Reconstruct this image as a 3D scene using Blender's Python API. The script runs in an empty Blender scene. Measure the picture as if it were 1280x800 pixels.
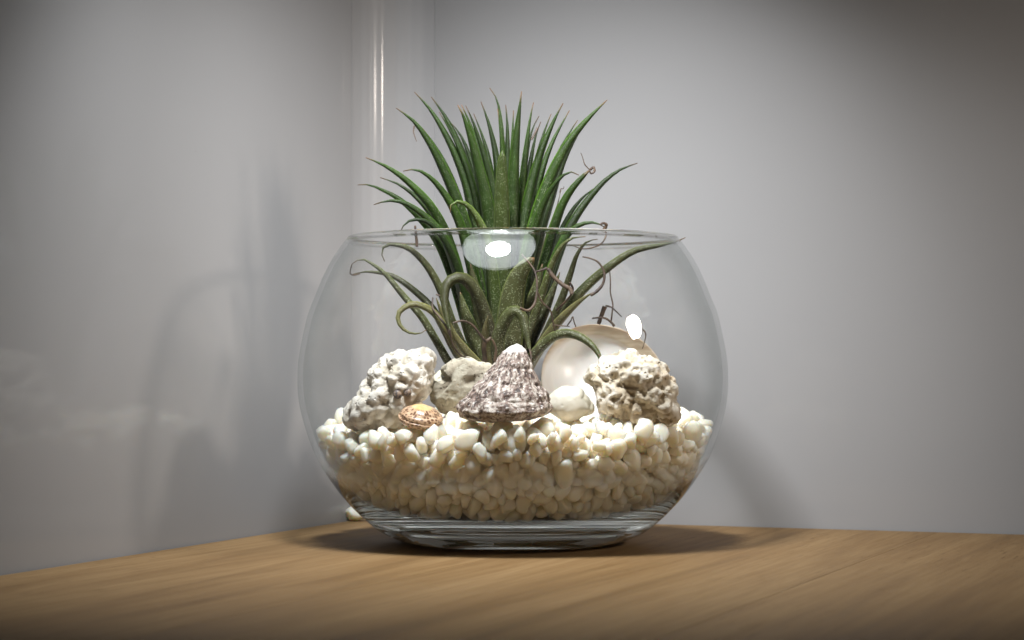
import bpy, bmesh, math, random
import numpy as np
from mathutils import Vector, Matrix, noise, Euler

random.seed(7); np.random.seed(7)
scene = bpy.context.scene
col = scene.collection

# ------------------------------------------------------------------ camera
F = 2830.0            # focal length in photo pixels (1280 wide)
CAMH = 0.1095         # camera height above the table
HOR = 445.0           # photo row of the horizon
cam_d = bpy.data.cameras.new('camera')
cam_d.sensor_width = 36.0
cam_d.lens = F / 1280.0 * 36.0
cam_d.shift_y = (HOR - 400.0) / 1280.0
cam_d.clip_start = 0.01
cam_d.clip_end = 50
cam = bpy.data.objects.new('camera', cam_d)
cam.location = (0, 0, CAMH)
cam.rotation_euler = (math.radians(90), 0, 0)
col.objects.link(cam)
scene.camera = cam
cam_d.dof.use_dof = True
cam_d.dof.focus_distance = 1.27
cam_d.dof.aperture_fstop = 13

# ------------------------------------------------------------------ world and lamps
world = bpy.data.worlds.new('World')
scene.world = world
world.use_nodes = True
wb = world.node_tree.nodes['Background']
wb.inputs[0].default_value = (0.98, 0.98, 1.0, 1)
wb.inputs[1].default_value = 0.03


def disk_lamp(name, loc, aim, size, power, colr, spread):
    l = bpy.data.lights.new(name, 'AREA')
    l.shape = 'DISK'
    l.size = size
    l.energy = power
    l.color = colr
    l.spread = math.radians(spread)
    o = bpy.data.objects.new(name, l)
    o.location = loc
    o.rotation_euler = (Vector(aim) - Vector(loc)).to_track_quat('-Z', 'Y').to_euler()
    col.objects.link(o)
    return o


# lamp over the worktop: a bright bulb inside a wide pale reflector
L1 = Vector((-0.05, 1.075, 0.515))
AIM1 = Vector((0.02, 1.54, 0.07))
d1 = (AIM1 - L1).normalized()
disk_lamp('lamp_bulb', L1, (0.01, 1.26, 0.03), 0.085, 1.3, (0.975, 0.985, 1.0), 94)
disk_lamp('lamp_spot', L1 + Vector((0.0, 0.004, 0.004)), AIM1, 0.085, 0.44, (0.975, 0.985, 1.0), 60)
disk_lamp('lamp_reflector', L1 + Vector((0, 0, 0.02)), (0.0, 1.20, 0.10), 0.27, 0.36, (0.92, 0.97, 1.0), 105)
# second small lamp, low on the right
disk_lamp('side_lamp', (0.72, 1.02, 0.40), (-0.09, 1.46, 0.11), 0.10, 0.29, (1.0, 0.88, 0.77), 46)

scene.view_settings.view_transform = 'Standard'
scene.view_settings.look = 'None'
scene.view_settings.exposure = 0.0
scene.view_settings.gamma = 1.0
scene.view_settings.use_curve_mapping = False
scene.render.engine = 'CYCLES'
cy = scene.cycles
cy.use_denoising = True
cy.max_bounces = 32
cy.diffuse_bounces = 5
cy.glossy_bounces = 24
cy.transmission_bounces = 24
cy.transparent_max_bounces = 24
cy.caustics_refractive = True
cy.caustics_reflective = False
cy.blur_glossy = 0.6
cy.sample_clamp_indirect = 4.0


# ------------------------------------------------------------------ helpers
def P(px, py, Y):
    """photo pixel at depth Y -> point in the room"""
    return Vector(((px - 640.0) / F * Y, Y, CAMH - (py - HOR) / F * Y))


def mesh_obj(name, verts, faces, mat=None, parent=None, smooth=True):
    me = bpy.data.meshes.new(name)
    me.from_pydata([tuple(v) for v in verts], [], faces)
    if smooth:
        me.polygons.foreach_set('use_smooth', [True] * len(me.polygons))
    me.update()
    if mat:
        me.materials.append(mat)
    o = bpy.data.objects.new(name, me)
    col.objects.link(o)
    if parent:
        o.parent = parent
    return o


def tag(o, label, cat=None, group=None, kind=None):
    o['label'] = label
    if cat:
        o['category'] = cat
    if group:
        o['group'] = group
    if kind:
        o['kind'] = kind
    return o


def empty(name, loc):
    o = bpy.data.objects.new(name, None)
    o.empty_display_size = 0.01
    o.location = loc
    col.objects.link(o)
    return o


def adopt(child, parent):
    child.parent = parent
    child.matrix_parent_inverse = Matrix.Translation(parent.location).inverted()


class NT:
    """small helper to write node trees"""
    def __init__(self, name):
        self.m = bpy.data.materials.new(name)
        self.m.use_nodes = True
        self.t = self.m.node_tree
        self.t.nodes.clear()
        self.out = self.n('ShaderNodeOutputMaterial')

    def n(self, typ, **kw):
        nd = self.t.nodes.new(typ)
        for k, v in kw.items():
            if k.startswith('i_'):
                key = k[2:]
                nd.inputs[int(key) if key.isdigit() else key.replace('_', ' ')].default_value = v
            else:
                setattr(nd, k, v)
        return nd

    def l(self, a, b):
        self.t.links.new(a, b)

    def coord(self, kind='Object', scale=(1, 1, 1), rot=(0, 0, 0), add=None):
        tc = self.n('ShaderNodeTexCoord')
        src = tc.outputs[kind]
        if add is not None:
            va = self.n('ShaderNodeVectorMath', operation='ADD')
            self.l(src, va.inputs[0]); self.l(add, va.inputs[1])
            src = va.outputs[0]
        mp = self.n('ShaderNodeMapping')
        mp.inputs['Scale'].default_value = scale
        mp.inputs['Rotation'].default_value = rot
        self.l(src, mp.inputs[0])
        return mp.outputs[0]

    def noise(self, vec, scale, detail=4, rough=0.55, dist=0.0):
        nd = self.n('ShaderNodeTexNoise')
        nd.inputs['Scale'].default_value = scale
        nd.inputs['Detail'].default_value = detail
        nd.inputs['Roughness'].default_value = rough
        nd.inputs['Distortion'].default_value = dist
        if vec is not None:
            self.l(vec, nd.inputs['Vector'])
        return nd.outputs['Fac']

    def voro(self, vec, scale, out='Distance', rand=1.0, feature='F1'):
        nd = self.n('ShaderNodeTexVoronoi', feature=feature)
        nd.inputs['Scale'].default_value = scale
        nd.inputs['Randomness'].default_value = rand
        self.l(vec, nd.inputs['Vector'])
        return nd.outputs[out]

    def ramp(self, fac, stops, interp='LINEAR'):
        nd = self.n('ShaderNodeValToRGB')
        cr = nd.color_ramp
        cr.interpolation = interp
        while len(cr.elements) < len(stops):
            cr.elements.new(0.5)
        for e, (p, c) in zip(cr.elements, stops):
            e.position = p
            e.color = c if len(c) == 4 else (*c, 1)
        self.l(fac, nd.inputs[0])
        return nd.outputs[0]

    def mr(self, v, a, b, c=0.0, d=1.0, smooth=False):
        nd = self.n('ShaderNodeMapRange')
        nd.clamp = True
        if smooth:
            nd.interpolation_type = 'SMOOTHSTEP'
        for i, x in zip((1, 2, 3, 4), (a, b, c, d)):
            nd.inputs[i].default_value = x
        self.l(v, nd.inputs[0])
        return nd.outputs[0]

    def math(self, op, a, b=None):
        nd = self.n('ShaderNodeMath', operation=op)
        for i, x in enumerate((a, b)):
            if x is None:
                continue
            if isinstance(x, (int, float)):
                nd.inputs[i].default_value = x
            else:
                self.l(x, nd.inputs[i])
        return nd.outputs[0]

    def mix(self, fac, a, b, blend='MIX'):
        nd = self.n('ShaderNodeMix', data_type='RGBA', blend_type=blend)
        for sock, x in ((nd.inputs[0], fac), (nd.inputs[6], a), (nd.inputs[7], b)):
            if isinstance(x, (int, float)):
                sock.default_value = x
            elif isinstance(x, tuple):
                sock.default_value = x if len(x) == 4 else (*x, 1)
            else:
                self.l(x, sock)
        return nd.outputs[2]

    def attr(self, name, out='Fac'):
        nd = self.n('ShaderNodeAttribute', attribute_name=name)
        return nd.outputs[out]

    def principled(self, color, rough=0.5, bump=None, bump_d=0.001, bump_s=1.0, **kw):
        b = self.n('ShaderNodeBsdfPrincipled')
        if isinstance(color, tuple):
            b.inputs['Base Color'].default_value = color if len(color) == 4 else (*color, 1)
        else:
            self.l(color, b.inputs['Base Color'])
        if isinstance(rough, (int, float)):
            b.inputs['Roughness'].default_value = rough
        else:
            self.l(rough, b.inputs['Roughness'])
        for k, v in kw.items():
            key = k.replace('_', ' ')
            if isinstance(v, (int, float, tuple)):
                b.inputs[key].default_value = v
            else:
                self.l(v, b.inputs[key])
        if bump is not None:
            bp = self.n('ShaderNodeBump')
            bp.inputs['Distance'].default_value = bump_d
            bp.inputs['Strength'].default_value = bump_s
            self.l(bump, bp.inputs['Height'])
            self.l(bp.outputs[0], b.inputs['Normal'])
        self.l(b.outputs[0], self.out.inputs['Surface'])
        self.b = b
        return self.m


# ------------------------------------------------------------------ materials
def mat_wall(name, rough, tone=1.0):
    t = NT(name)
    v = t.coord('Object')
    n1 = t.noise(v, 3.0, 3)
    c = t.mix(t.mr(n1, .3, .7), tuple(x * tone for x in (0.285, 0.285, 0.289)), tuple(x * tone for x in (0.305, 0.305, 0.309)))
    # small dust specks
    sp = t.voro(v, 38.0)
    sel = t.noise(v, 21.0, 0)
    dot = t.math('MULTIPLY', t.mr(sp, 0.0, 0.028, 1, 0), t.mr(sel, 0.60, 0.62))
    c = t.mix(t.math('MULTIPLY', dot, 0.7), c, (0.15, 0.13, 0.12))
    r = t.mr(t.noise(v, 9.0, 4), .3, .7, rough * 0.85, rough * 1.2)
    b = t.noise(v, 1800.0, 2)
    return t.principled(c, 0.5, bump=b, bump_d=0.00004, bump_s=0.5, Coat_Weight=0.38, Coat_Roughness=r, Specular_IOR_Level=0.3)


M_WALL = mat_wall('wall_panel', 0.06)
M_COVE = mat_wall('corner_moulding', 0.10, 1.03)
tt = NT('joint_filler')
M_JOINT = tt.principled((0.40, 0.40, 0.40), 0.6)


def mat_wood():
    t = NT('oak_board')
    oi = t.n('ShaderNodeObjectInfo')
    off = t.n('ShaderNodeCombineXYZ')
    t.l(t.math('MULTIPLY', oi.outputs['Random'], 3.0), off.inputs[0])
    t.l(t.math('MULTIPLY', oi.outputs['Random'], 7.0), off.inputs[1])
    v = t.coord('Object', (1, 0.055, 1), add=off.outputs[0])
    broad = t.noise(v, 22.0, 5, 0.6, 0.9)
    v2 = t.coord('Object', (1, 0.045, 1), add=off.outputs[0])
    fine = t.noise(v2, 190.0, 4, 0.6, 0.2)
    vp = t.coord('Object', (1, 0.07, 1), add=off.outputs[0])
    pores = t.noise(vp, 480.0, 3, 0.6)
    c = t.ramp(broad, [(0.28, (0.120, 0.070, 0.030)), (0.44, (0.200, 0.125, 0.057)), (0.60, (0.243, 0.158, 0.076)), (0.78, (0.162, 0.100, 0.045))])
    c = t.mix(t.mr(fine, 0.38, 0.72, 0, 0.58), c, (0.145, 0.081, 0.033))
    pz = t.noise(t.coord('Object', (1, 0.25, 1), add=off.outputs[0]), 9.0, 2)
    pm = t.math('MULTIPLY', t.mr(pores, 0.58, 0.70), t.mr(pz, 0.42, 0.66, 0.05, 0.6))
    c = t.mix(pm, c, (0.075, 0.038, 0.016))
    tint = t.mr(oi.outputs['Random'], 0, 1, 0.86, 1.08)
    mu = t.n('ShaderNodeVectorMath', operation='SCALE')
    t.l(c, mu.inputs[0]); t.l(tint, mu.inputs['Scale'])
    hb = t.math('SUBTRACT', t.math('MULTIPLY', fine, 0.4), pm)
    r = t.mr(broad, .3, .7, 0.5, 0.62)
    return t.principled(mu.outputs[0], r, bump=hb, bump_d=0.0003, bump_s=0.5, Specular_IOR_Level=0.08)


M_WOOD = mat_wood()


def mat_glass():
    """clear soda glass: solid refracting glass at the thick foot and the rim, thin clear wall between"""
    t = NT('clear_glass')
    gl = t.n('ShaderNodeBsdfGlass')
    gl.inputs['Color'].default_value = (0.972, 0.976, 0.972, 1)
    gl.inputs['Roughness'].default_value = 0.0
    gl.inputs['IOR'].default_value = 1.5
    geo = t.n('ShaderNodeNewGeometry')
    dt = t.n('ShaderNodeVectorMath', operation='DOT_PRODUCT')
    t.l(geo.outputs['Normal'], dt.inputs[0]); t.l(geo.outputs['Incoming'], dt.inputs[1])
    c = t.math('ABSOLUTE', dt.outputs['Value'])
    om = t.math('SUBTRACT', 1.0, c)
    p5 = t.math('POWER', om, 5.0)
    fr = t.math('ADD', t.math('MULTIPLY', p5, 0.96), 0.04)
    fr = t.math('MINIMUM', fr, 0.55)
    tr = t.n('ShaderNodeBsdfTransparent')
    tc = t.mix(t.math('POWER', om, 3.5), (0.994, 0.996, 0.995), (0.74, 0.77, 0.765))
    t.l(tc, tr.inputs[0])
    gs = t.n('ShaderNodeBsdfGlossy')
    gs.inputs['Roughness'].default_value = 0.0
    gs.inputs['Color'].default_value = (1, 1, 1, 1)
    thin = t.n('ShaderNodeMixShader')
    t.l(fr, thin.inputs[0]); t.l(tr.outputs[0], thin.inputs[1]); t.l(gs.outputs[0], thin.inputs[2])
    z = t.n('ShaderNodeSeparateXYZ')
    tco = t.n('ShaderNodeTexCoord')
    t.l(tco.outputs['Object'], z.inputs[0])
    lo = t.mr(z.outputs['Z'], 0.034, 0.054, 1, 0, True)
    hi = t.mr(z.outputs['Z'], 0.1745, 0.1765, 0, 1, True)
    k = t.math('MAXIMUM', lo, hi)
    mx = t.n('ShaderNodeMixShader')
    t.l(k, mx.inputs[0]); t.l(thin.outputs[0], mx.inputs[1]); t.l(gl.outputs[0], mx.inputs[2])
    t.l(mx.outputs[0], t.out.inputs['Surface'])
    return t.m


M_GLASS = mat_glass()


def mat_pebble():
    t = NT('white_pebble')
    oi = t.n('ShaderNodeObjectInfo')
    v = t.coord('Object')
    n = t.noise(v, 160.0, 3)
    c = t.mix(t.mr(n, .35, .7), (0.945, 0.84, 0.665), (0.965, 0.90, 0.78))
    return t.principled(c, 0.34, bump=t.noise(v, 420.0, 3), bump_d=0.0002, bump_s=0.35,
                        Subsurface_Weight=0.85, Subsurface_Radius=(1.0, 0.70, 0.45), Subsurface_Scale=0.012, Specular_IOR_Level=0.45)


M_PEB = mat_pebble()


def mat_leaf(name, dry=0.0, hair=0.12, green=(0.0080, 0.0185, 0.0014), base=(0.027, 0.027, 0.015)):
    t = NT(name)
    al = t.attr('along')
    ac = t.attr('across')
    oi = t.n('ShaderNodeObjectInfo')
    v = t.coord('Object')
    n = t.noise(v, 70.0, 4)
    nl = t.noise(v, 25.0, 2)
    g2 = tuple(x * 1.9 for x in green)
    c = t.mix(t.mr(n, .3, .75), green, g2)
    pos = t.math('ADD', al, t.math('MULTIPLY', t.math('SUBTRACT', nl, 0.5), 0.25))
    c = t.mix(t.mr(pos, 0.12, 0.52, 1, 0, True), c, base)
    # brown dried base patches
    c = t.mix(t.math('MULTIPLY', t.mr(n, .52, .68), t.mr(pos, 0.05, 0.3, 0.75, 0)), c, (0.085, 0.055, 0.03))
    # silver trichome scales
    sc = t.voro(v, 1250.0)
    dens = t.mr(pos, 0.15, 0.80, 0.95, hair)
    dot = t.math('MULTIPLY', t.mr(sc, 0.16, 0.38, 1, 0), t.math('MULTIPLY', dens, t.mr(t.noise(v, 330.0, 2), .40, .56)))
    c = t.mix(dot, c, (0.36, 0.39, 0.27))
    # edge light and trichomes painted into the margins as paler green; brown tips
    c = t.mix(t.mr(ac, 0.84, 1.0, 0, 0.8), c, tuple(x * 5.0 for x in green))
    c = t.mix(t.mr(al, 0.955, 0.995), c, (0.085, 0.045, 0.022))
    br = t.mr(oi.outputs['Random'], 0, 1, 0.6, 1.4)
    mu = t.n('ShaderNodeVectorMath', operation='SCALE')
    t.l(c, mu.inputs[0]); t.l(br, mu.inputs['Scale'])
    cc = t.mix(dry, mu.outputs[0], (0.075, 0.047, 0.027))
    return t.principled(cc, 0.52, bump=t.math('ADD', sc, n), bump_d=0.00025, bump_s=0.45,
                        Subsurface_Weight=0.12, Subsurface_Radius=(0.4, 1.0, 0.15), Subsurface_Scale=0.002,
                        Specular_IOR_Level=0.22)


M_LEAF = mat_leaf('green_leaf')
M_LEAF_OLD = mat_leaf('grey_green_leaf', 0.14, 0.6, (0.020, 0.025, 0.007), (0.034, 0.031, 0.020))
M_LEAF_MID = mat_leaf('silvery_green_leaf', 0.0, 0.5, (0.024, 0.036, 0.007), (0.034, 0.036, 0.019))
M_LEAF_CURL = mat_leaf('drying_leaf', 0.35, 0.5, (0.05, 0.052, 0.017), (0.07, 0.058, 0.034))
t_ = NT('dried_leaf')
v_ = t_.coord('Object')
M_DRY = t_.principled(t_.mix(t_.mr(t_.noise(v_, 140.0, 3), .35, .7), (0.022, 0.012, 0.008), (0.085, 0.052, 0.028)), 0.6,
                      bump=t_.noise(v_, 500.0, 3), bump_d=0.0003)


def mat_stone(name, c1, c2, dark, pit_scale, pit_amt, stain=None, bump=0.0015, rough=0.8):
    t = NT(name)
    v = t.coord('Object')
    n = t.noise(v, 70.0, 8, 0.7)
    c = t.mix(t.mr(n, .32, .68), c1, c2)
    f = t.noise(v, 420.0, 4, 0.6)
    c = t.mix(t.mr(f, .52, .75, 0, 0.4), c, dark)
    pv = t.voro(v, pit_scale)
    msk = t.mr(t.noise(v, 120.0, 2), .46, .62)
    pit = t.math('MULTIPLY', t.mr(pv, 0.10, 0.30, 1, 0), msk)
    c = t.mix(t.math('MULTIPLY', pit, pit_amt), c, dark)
    if stain:
        s = t.noise(v, 75.0, 3)
        c = t.mix(t.mr(s, .60, .72, 0, 0.7), c, stain)
    # hollows mixed toward the dark colour
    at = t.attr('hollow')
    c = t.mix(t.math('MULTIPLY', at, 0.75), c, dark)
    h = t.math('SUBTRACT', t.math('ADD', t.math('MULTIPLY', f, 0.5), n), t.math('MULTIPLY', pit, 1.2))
    return t.principled(c, rough, bump=h, bump_d=bump, bump_s=0.8)


M_CORAL = mat_stone('white_coral', (0.64, 0.61, 0.54), (0.74, 0.715, 0.66), (0.40, 0.35, 0.26), 330.0, 0.15)
M_TAN = mat_stone('tan_stone', (0.36, 0.33, 0.25), (0.50, 0.47, 0.38), (0.12, 0.09, 0.055), 380.0, 0.9)
M_POROUS = mat_stone('porous_rock', (0.68, 0.63, 0.53), (0.80, 0.76, 0.68), (0.45, 0.37, 0.25), 300.0, 0.8, (0.50, 0.30, 0.12))
M_SMOOTH = mat_stone('cream_stone', (0.58, 0.55, 0.46), (0.66, 0.63, 0.55), (0.42, 0.38, 0.27), 260.0, 0.1, (0.52, 0.49, 0.36), 0.0003, 0.45)
M_SHARD = mat_stone('pale_shell_piece', (0.66, 0.64, 0.52), (0.74, 0.72, 0.62), (0.45, 0.40, 0.25), 260.0, 0.1, None, 0.0003, 0.4)


def mat_topshell():
    t = NT('mottled_shell')
    uv = t.n('ShaderNodeUVMap')
    mp = t.n('ShaderNodeMapping')
    mp.inputs['Scale'].default_value = (34, 9, 1)
    t.l(uv.outputs[0], mp.inputs[0])
    # slanted flame marks
    sk = t.n('ShaderNodeMapping')
    sk.inputs['Rotation'].default_value = (0, 0, 0.55)
    t.l(mp.outputs[0], sk.inputs[0])
    a = t.noise(sk.outputs[0], 1.15, 3, 0.6, 0.7)
    v = t.coord('Object')
    b = t.noise(v, 300.0, 4, 0.65)
    s = t.noise(v, 700.0, 2, 0.5)
    c = t.ramp(t.math('ADD', t.math('MULTIPLY', a, 0.7), t.math('MULTIPLY', b, 0.3)),
               [(0.40, (0.05, 0.036, 0.03)), (0.46, (0.17, 0.115, 0.092)), (0.53, (0.40, 0.34, 0.29)), (0.63, (0.68, 0.64, 0.58))])
    c = t.mix(t.mr(b, .50, .62, 0, 0.5), c, (0.24, 0.15, 0.125))
    c = t.mix(t.mr(s, .58, .66, 0, 0.85), c, (0.06, 0.04, 0.04))
    c = t.mix(t.mr(s, .40, .30, 0, 0.7), c, (0.82, 0.79, 0.75))
    hh = t.attr('apex')
    c = t.mix(hh, c, (0.80, 0.78, 0.74))
    return t.principled(c, 0.6, bump=t.math('ADD', t.math('ADD', a, b), s), bump_d=0.0009, bump_s=0.8)


M_TOP = mat_topshell()


def mat_snail():
    t = NT('spotted_shell')
    uv = t.n('ShaderNodeUVMap')
    mp = t.n('ShaderNodeMapping')
    mp.inputs['Scale'].default_value = (34, 10, 1)
    mp.inputs['Rotation'].default_value = (0, 0, 0.10)
    t.l(uv.outputs[0], mp.inputs[0])
    vo = t.voro(mp.outputs[0], 1.0, rand=0.55)
    v = t.coord('Object')
    n = t.noise(v, 250.0, 3)
    c = t.mix(t.mr(n, .3, .7), (0.50, 0.30, 0.17), (0.66, 0.48, 0.33))
    c = t.mix(t.mr(vo, 0.38, 0.48, 1, 0), c, (0.14, 0.065, 0.035))
    ap = t.attr('apex')
    c = t.mix(t.mr(ap, 0.86, 0.90), c, t.mix(t.mr(n, .3, .7), (0.62, 0.38, 0.12), (0.72, 0.55, 0.33)))
    return t.principled(c, 0.28, bump=vo, bump_d=0.0002, bump_s=0.4)


M_SNAIL = mat_snail()


def mat_clam():
    t = NT('nacre_shell')
    r = t.attr('radial')
    v = t.coord('Object')
    n = t.noise(v, 40.0, 4, 0.6, 1.0)
    st = t.noise(t.coord('Object', (1, 1, 6)), 60.0, 4, 0.6)
    c = t.mix(t.mr(n, .3, .7), (0.58, 0.575, 0.56), (0.66, 0.655, 0.64))
    rr = t.math('ADD', r, t.math('MULTIPLY', t.math('SUBTRACT', n, 0.5), 0.12))
    band = t.mr(rr, 0.70, 0.80)
    c = t.mix(band, c, t.mix(t.mr(st, .35, .65), (0.36, 0.29, 0.20), (0.50, 0.43, 0.33)))
    ro = t.mr(band, 0, 1, 0.34, 0.5)
    return t.principled(c, ro, bump=n, bump_d=0.0008, bump_s=0.3, Subsurface_Weight=0.15, Subsurface_Scale=0.003)


M_CLAM = mat_clam()

# ------------------------------------------------------------------ the corner: walls and worktop
ANG = math.radians(21.5)
CORN = Vector((-0.0914, 1.549, 0))
uR = Vector((math.cos(ANG), -math.sin(ANG), 0))      # along the right wall
uL = Vector((-math.sin(ANG), -math.cos(ANG), 0))     # along the left wall, toward the viewer
RC = 0.042
ROTZ = -ANG      # local +x = uR, local -y = uL


def room_obj(o):
    o.location = CORN
    o.rotation_euler = (0, 0, ROTZ)
    return o


def box(x0, x1, y0, y1, z0, z1, bev=0.0):
    bm = bmesh.new()
    vs = [bm.verts.new((x, y, z)) for z in (z0, z1) for y in (y0, y1) for x in (x0, x1)]
    for f in ((0, 2, 3, 1), (4, 5, 7, 6), (0, 1, 5, 4), (2, 6, 7, 3), (0, 4, 6, 2), (1, 3, 7, 5)):
        bm.faces.new([vs[i] for i in f])
    if bev:
        bmesh.ops.bevel(bm, geom=bm.edges[:], offset=bev, segments=2, affect='EDGES', profile=0.5)
    return bm


def bm_obj(name, bm, mat, parent=None, smooth=False):
    bmesh.ops.recalc_face_normals(bm, faces=bm.faces[:])
    me = bpy.data.meshes.new(name)
    bm.to_mesh(me); bm.free()
    me.materials.append(mat)
    if smooth:
        me.polygons.foreach_set('use_smooth', [True] * len(me.polygons))
    o = bpy.data.objects.new(name, me)
    col.objects.link(o)
    if parent:
        o.parent = parent
    return o


TOPZ = 1.0
wr = room_obj(bm_obj('wall_right', box(RC + 0.0005, 1.25, 0, 0.012, -0.06, TOPZ, 0.0003), M_WALL))
tag(wr, 'glossy white wall panel behind the bowl, right of the corner joint', kind='structure')
wl = room_obj(bm_obj('wall_left', box(-0.012, 0, -1.35, -RC - 0.0003, -0.06, TOPZ, 0.0003), M_WALL))
tag(wl, 'glossy white wall panel running toward the viewer, left of the corner', kind='structure')
# rounded corner moulding (a cove) between the two panels
bm = bmesh.new()
NSEG = 200
prof = []
for i in range(NSEG + 1):
    a = math.pi + (math.pi / 2) * (-i / NSEG)
    x = RC + RC * math.cos(a); y = -RC + RC * math.sin(a)
    rp_ = 0.00013 * math.sin(math.pi * i / NSEG) * math.sin(i / NSEG * 2 * math.pi * 7.0 + 0.4)   # slight waviness of the moulding
    prof.append((x + rp_ * math.cos(a), y + rp_ * math.sin(a)))
outer = [(-0.012, -RC), (-0.012, 0.012), (RC, 0.012)]
ring = prof + outer[::-1]
lo = [bm.verts.new((x, y, 0.0006)) for x, y in ring]
hi = [bm.verts.new((x, y, TOPZ)) for x, y in ring]
for i in range(len(ring)):
    j = (i + 1) % len(ring)
    f = bm.faces.new((lo[i], lo[j], hi[j], hi[i]))
    f.smooth = i < NSEG
bm.faces.new(hi); bm.faces.new(lo[::-1])
for e in bm.edges:
    if len(e.link_faces) == 2 and e.link_faces[0].smooth != e.link_faces[1].smooth:
        e.smooth = False
cv = room_obj(bm_obj('corner_moulding', bm, M_COVE))
tag(cv, 'rounded white moulding in the corner between the wall panels', kind='structure')
# dark joints behind the panel gaps
for nm, b_ in (('joint', box(RC - 0.002, RC + 0.004, 0.0006, 0.006, 0.0006, TOPZ - 0.01)), ('joint', box(-0.006, -0.0005, -RC - 0.004, -RC + 0.002, 0.0006, TOPZ - 0.01))):
    jo = bm_obj(nm, b_, M_JOINT, cv)

top = empty('worktop', CORN)
top.rotation_euler = (0, 0, ROTZ)
tag(top, 'oak worktop of wide boards meeting the two white walls', kind='structure')
PW = 0.191
for k in range(6):
    x0 = 0.0015 + k * PW
    b_ = box(-PW / 2 + 0.00005, PW / 2 - 0.00005, -0.58, 0.58, -0.030, 0, 0.00028)
    pl = bm_obj('plank', b_, M_WOOD, top)
    pl.location = (x0 + PW / 2, -0.0015 - 0.58, 0)


# ------------------------------------------------------------------ glass bowl
BC = Vector((0.0005, 1.325, 0.0006))
outer_p = [(0.0, 0.0012), (0.028, 0.0010), (0.045, 0.0005), (0.053, 0.0001), (0.057, 0.0000), (0.0625, 0.0006), (0.0700, 0.0029), (0.0765, 0.0060), (0.081, 0.0090), (0.0905, 0.0175),
           (0.1007, 0.0285), (0.1110, 0.0435), (0.1175, 0.0566), (0.1231, 0.0744), (0.1250, 0.0852), (0.1255, 0.0955), (0.1245, 0.1095),
           (0.1199, 0.1315), (0.1155, 0.1432), (0.1103, 0.1560), (0.1053, 0.1655), (0.1005, 0.1727), (0.0972, 0.1770)]
inner_p = [(0.0937, 0.1772), (0.0972, 0.1725), (0.1022, 0.1650), (0.1073, 0.1553), (0.1125, 0.1426), (0.1169, 0.1309), (0.1214, 0.1095), (0.1223, 0.0955),
           (0.1216, 0.0852), (0.1194, 0.0744), (0.1135, 0.0566), (0.1066, 0.0435), (0.0962, 0.0300), (0.0870, 0.0215), (0.0800, 0.0172), (0.0725, 0.0152), (0.0620, 0.0146), (0.0450, 0.0143), (0.0, 0.0140)]


def dense(pr, n):
    """Catmull-Rom through the profile points"""
    pts = [Vector((a, b)) for a, b in pr]
    out = []
    for i in range(len(pts) - 1):
        p0 = pts[max(i - 1, 0)]; p1 = pts[i]; p2 = pts[i + 1]; p3 = pts[min(i + 2, len(pts) - 1)]
        for k in range(n):
            s = k / n
            q = 0.5 * ((2 * p1) + (p2 - p0) * s + (2 * p0 - 5 * p1 + 4 * p2 - p3) * s * s + (3 * p1 - p0 - 3 * p2 + p3) * s ** 3)
            out.append((max(q.x, 0), q.y))
    out.append(tuple(pts[-1]))
    return out


op_ = dense(outer_p, 4)
ip_ = dense(inner_p, 4)
rim = [(0.0965, 0.1783), (0.0955, 0.1787), (0.0943, 0.1782)]
full = op_ + rim + ip_
NS = 144
verts, faces = [], []
rings = []
for r, z in full:
    if r < 1e-6:
        rings.append([len(verts)]); verts.append((0, 0, z))
    else:
        rings.append(list(range(len(verts), len(verts) + NS)))
        for s in range(NS):
            a = 2 * math.pi * s / NS
            verts.append((r * math.cos(a), r * math.sin(a), z))
for A, B in zip(rings[:-1], rings[1:]):
    for s in range(NS):
        s2 = (s + 1) % NS
        if len(A) == 1:
            faces.append((A[0], B[s2], B[s]))
        elif len(B) == 1:
            faces.append((A[s], A[s2], B[0]))
        else:
            faces.append((A[s], A[s2], B[s2], B[s]))
bowl = mesh_obj('glass_bowl', verts, faces, M_GLASS)
bowl.location = BC
tag(bowl, 'round clear glass bowl with a thick foot, holding pebbles, shells and a plant', 'bowl')

inz = np.array([z for r, z in ip_][::-1]); inr = np.array([r for r, z in ip_][::-1])


def inner_r(z):
    return np.interp(z, inz, inr)


def fill_top(x, y):
    """height of the pebble bed; x, y relative to the bowl axis"""
    r2 = x * x + y * y
    return 0.0692 + 0.0090 * np.exp(-r2 / 0.0115) + 0.020 * x * (np.abs(x) > 0) + 0.0018 * np.sin(60 * x + 1.3) * np.cos(48 * y)


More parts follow.
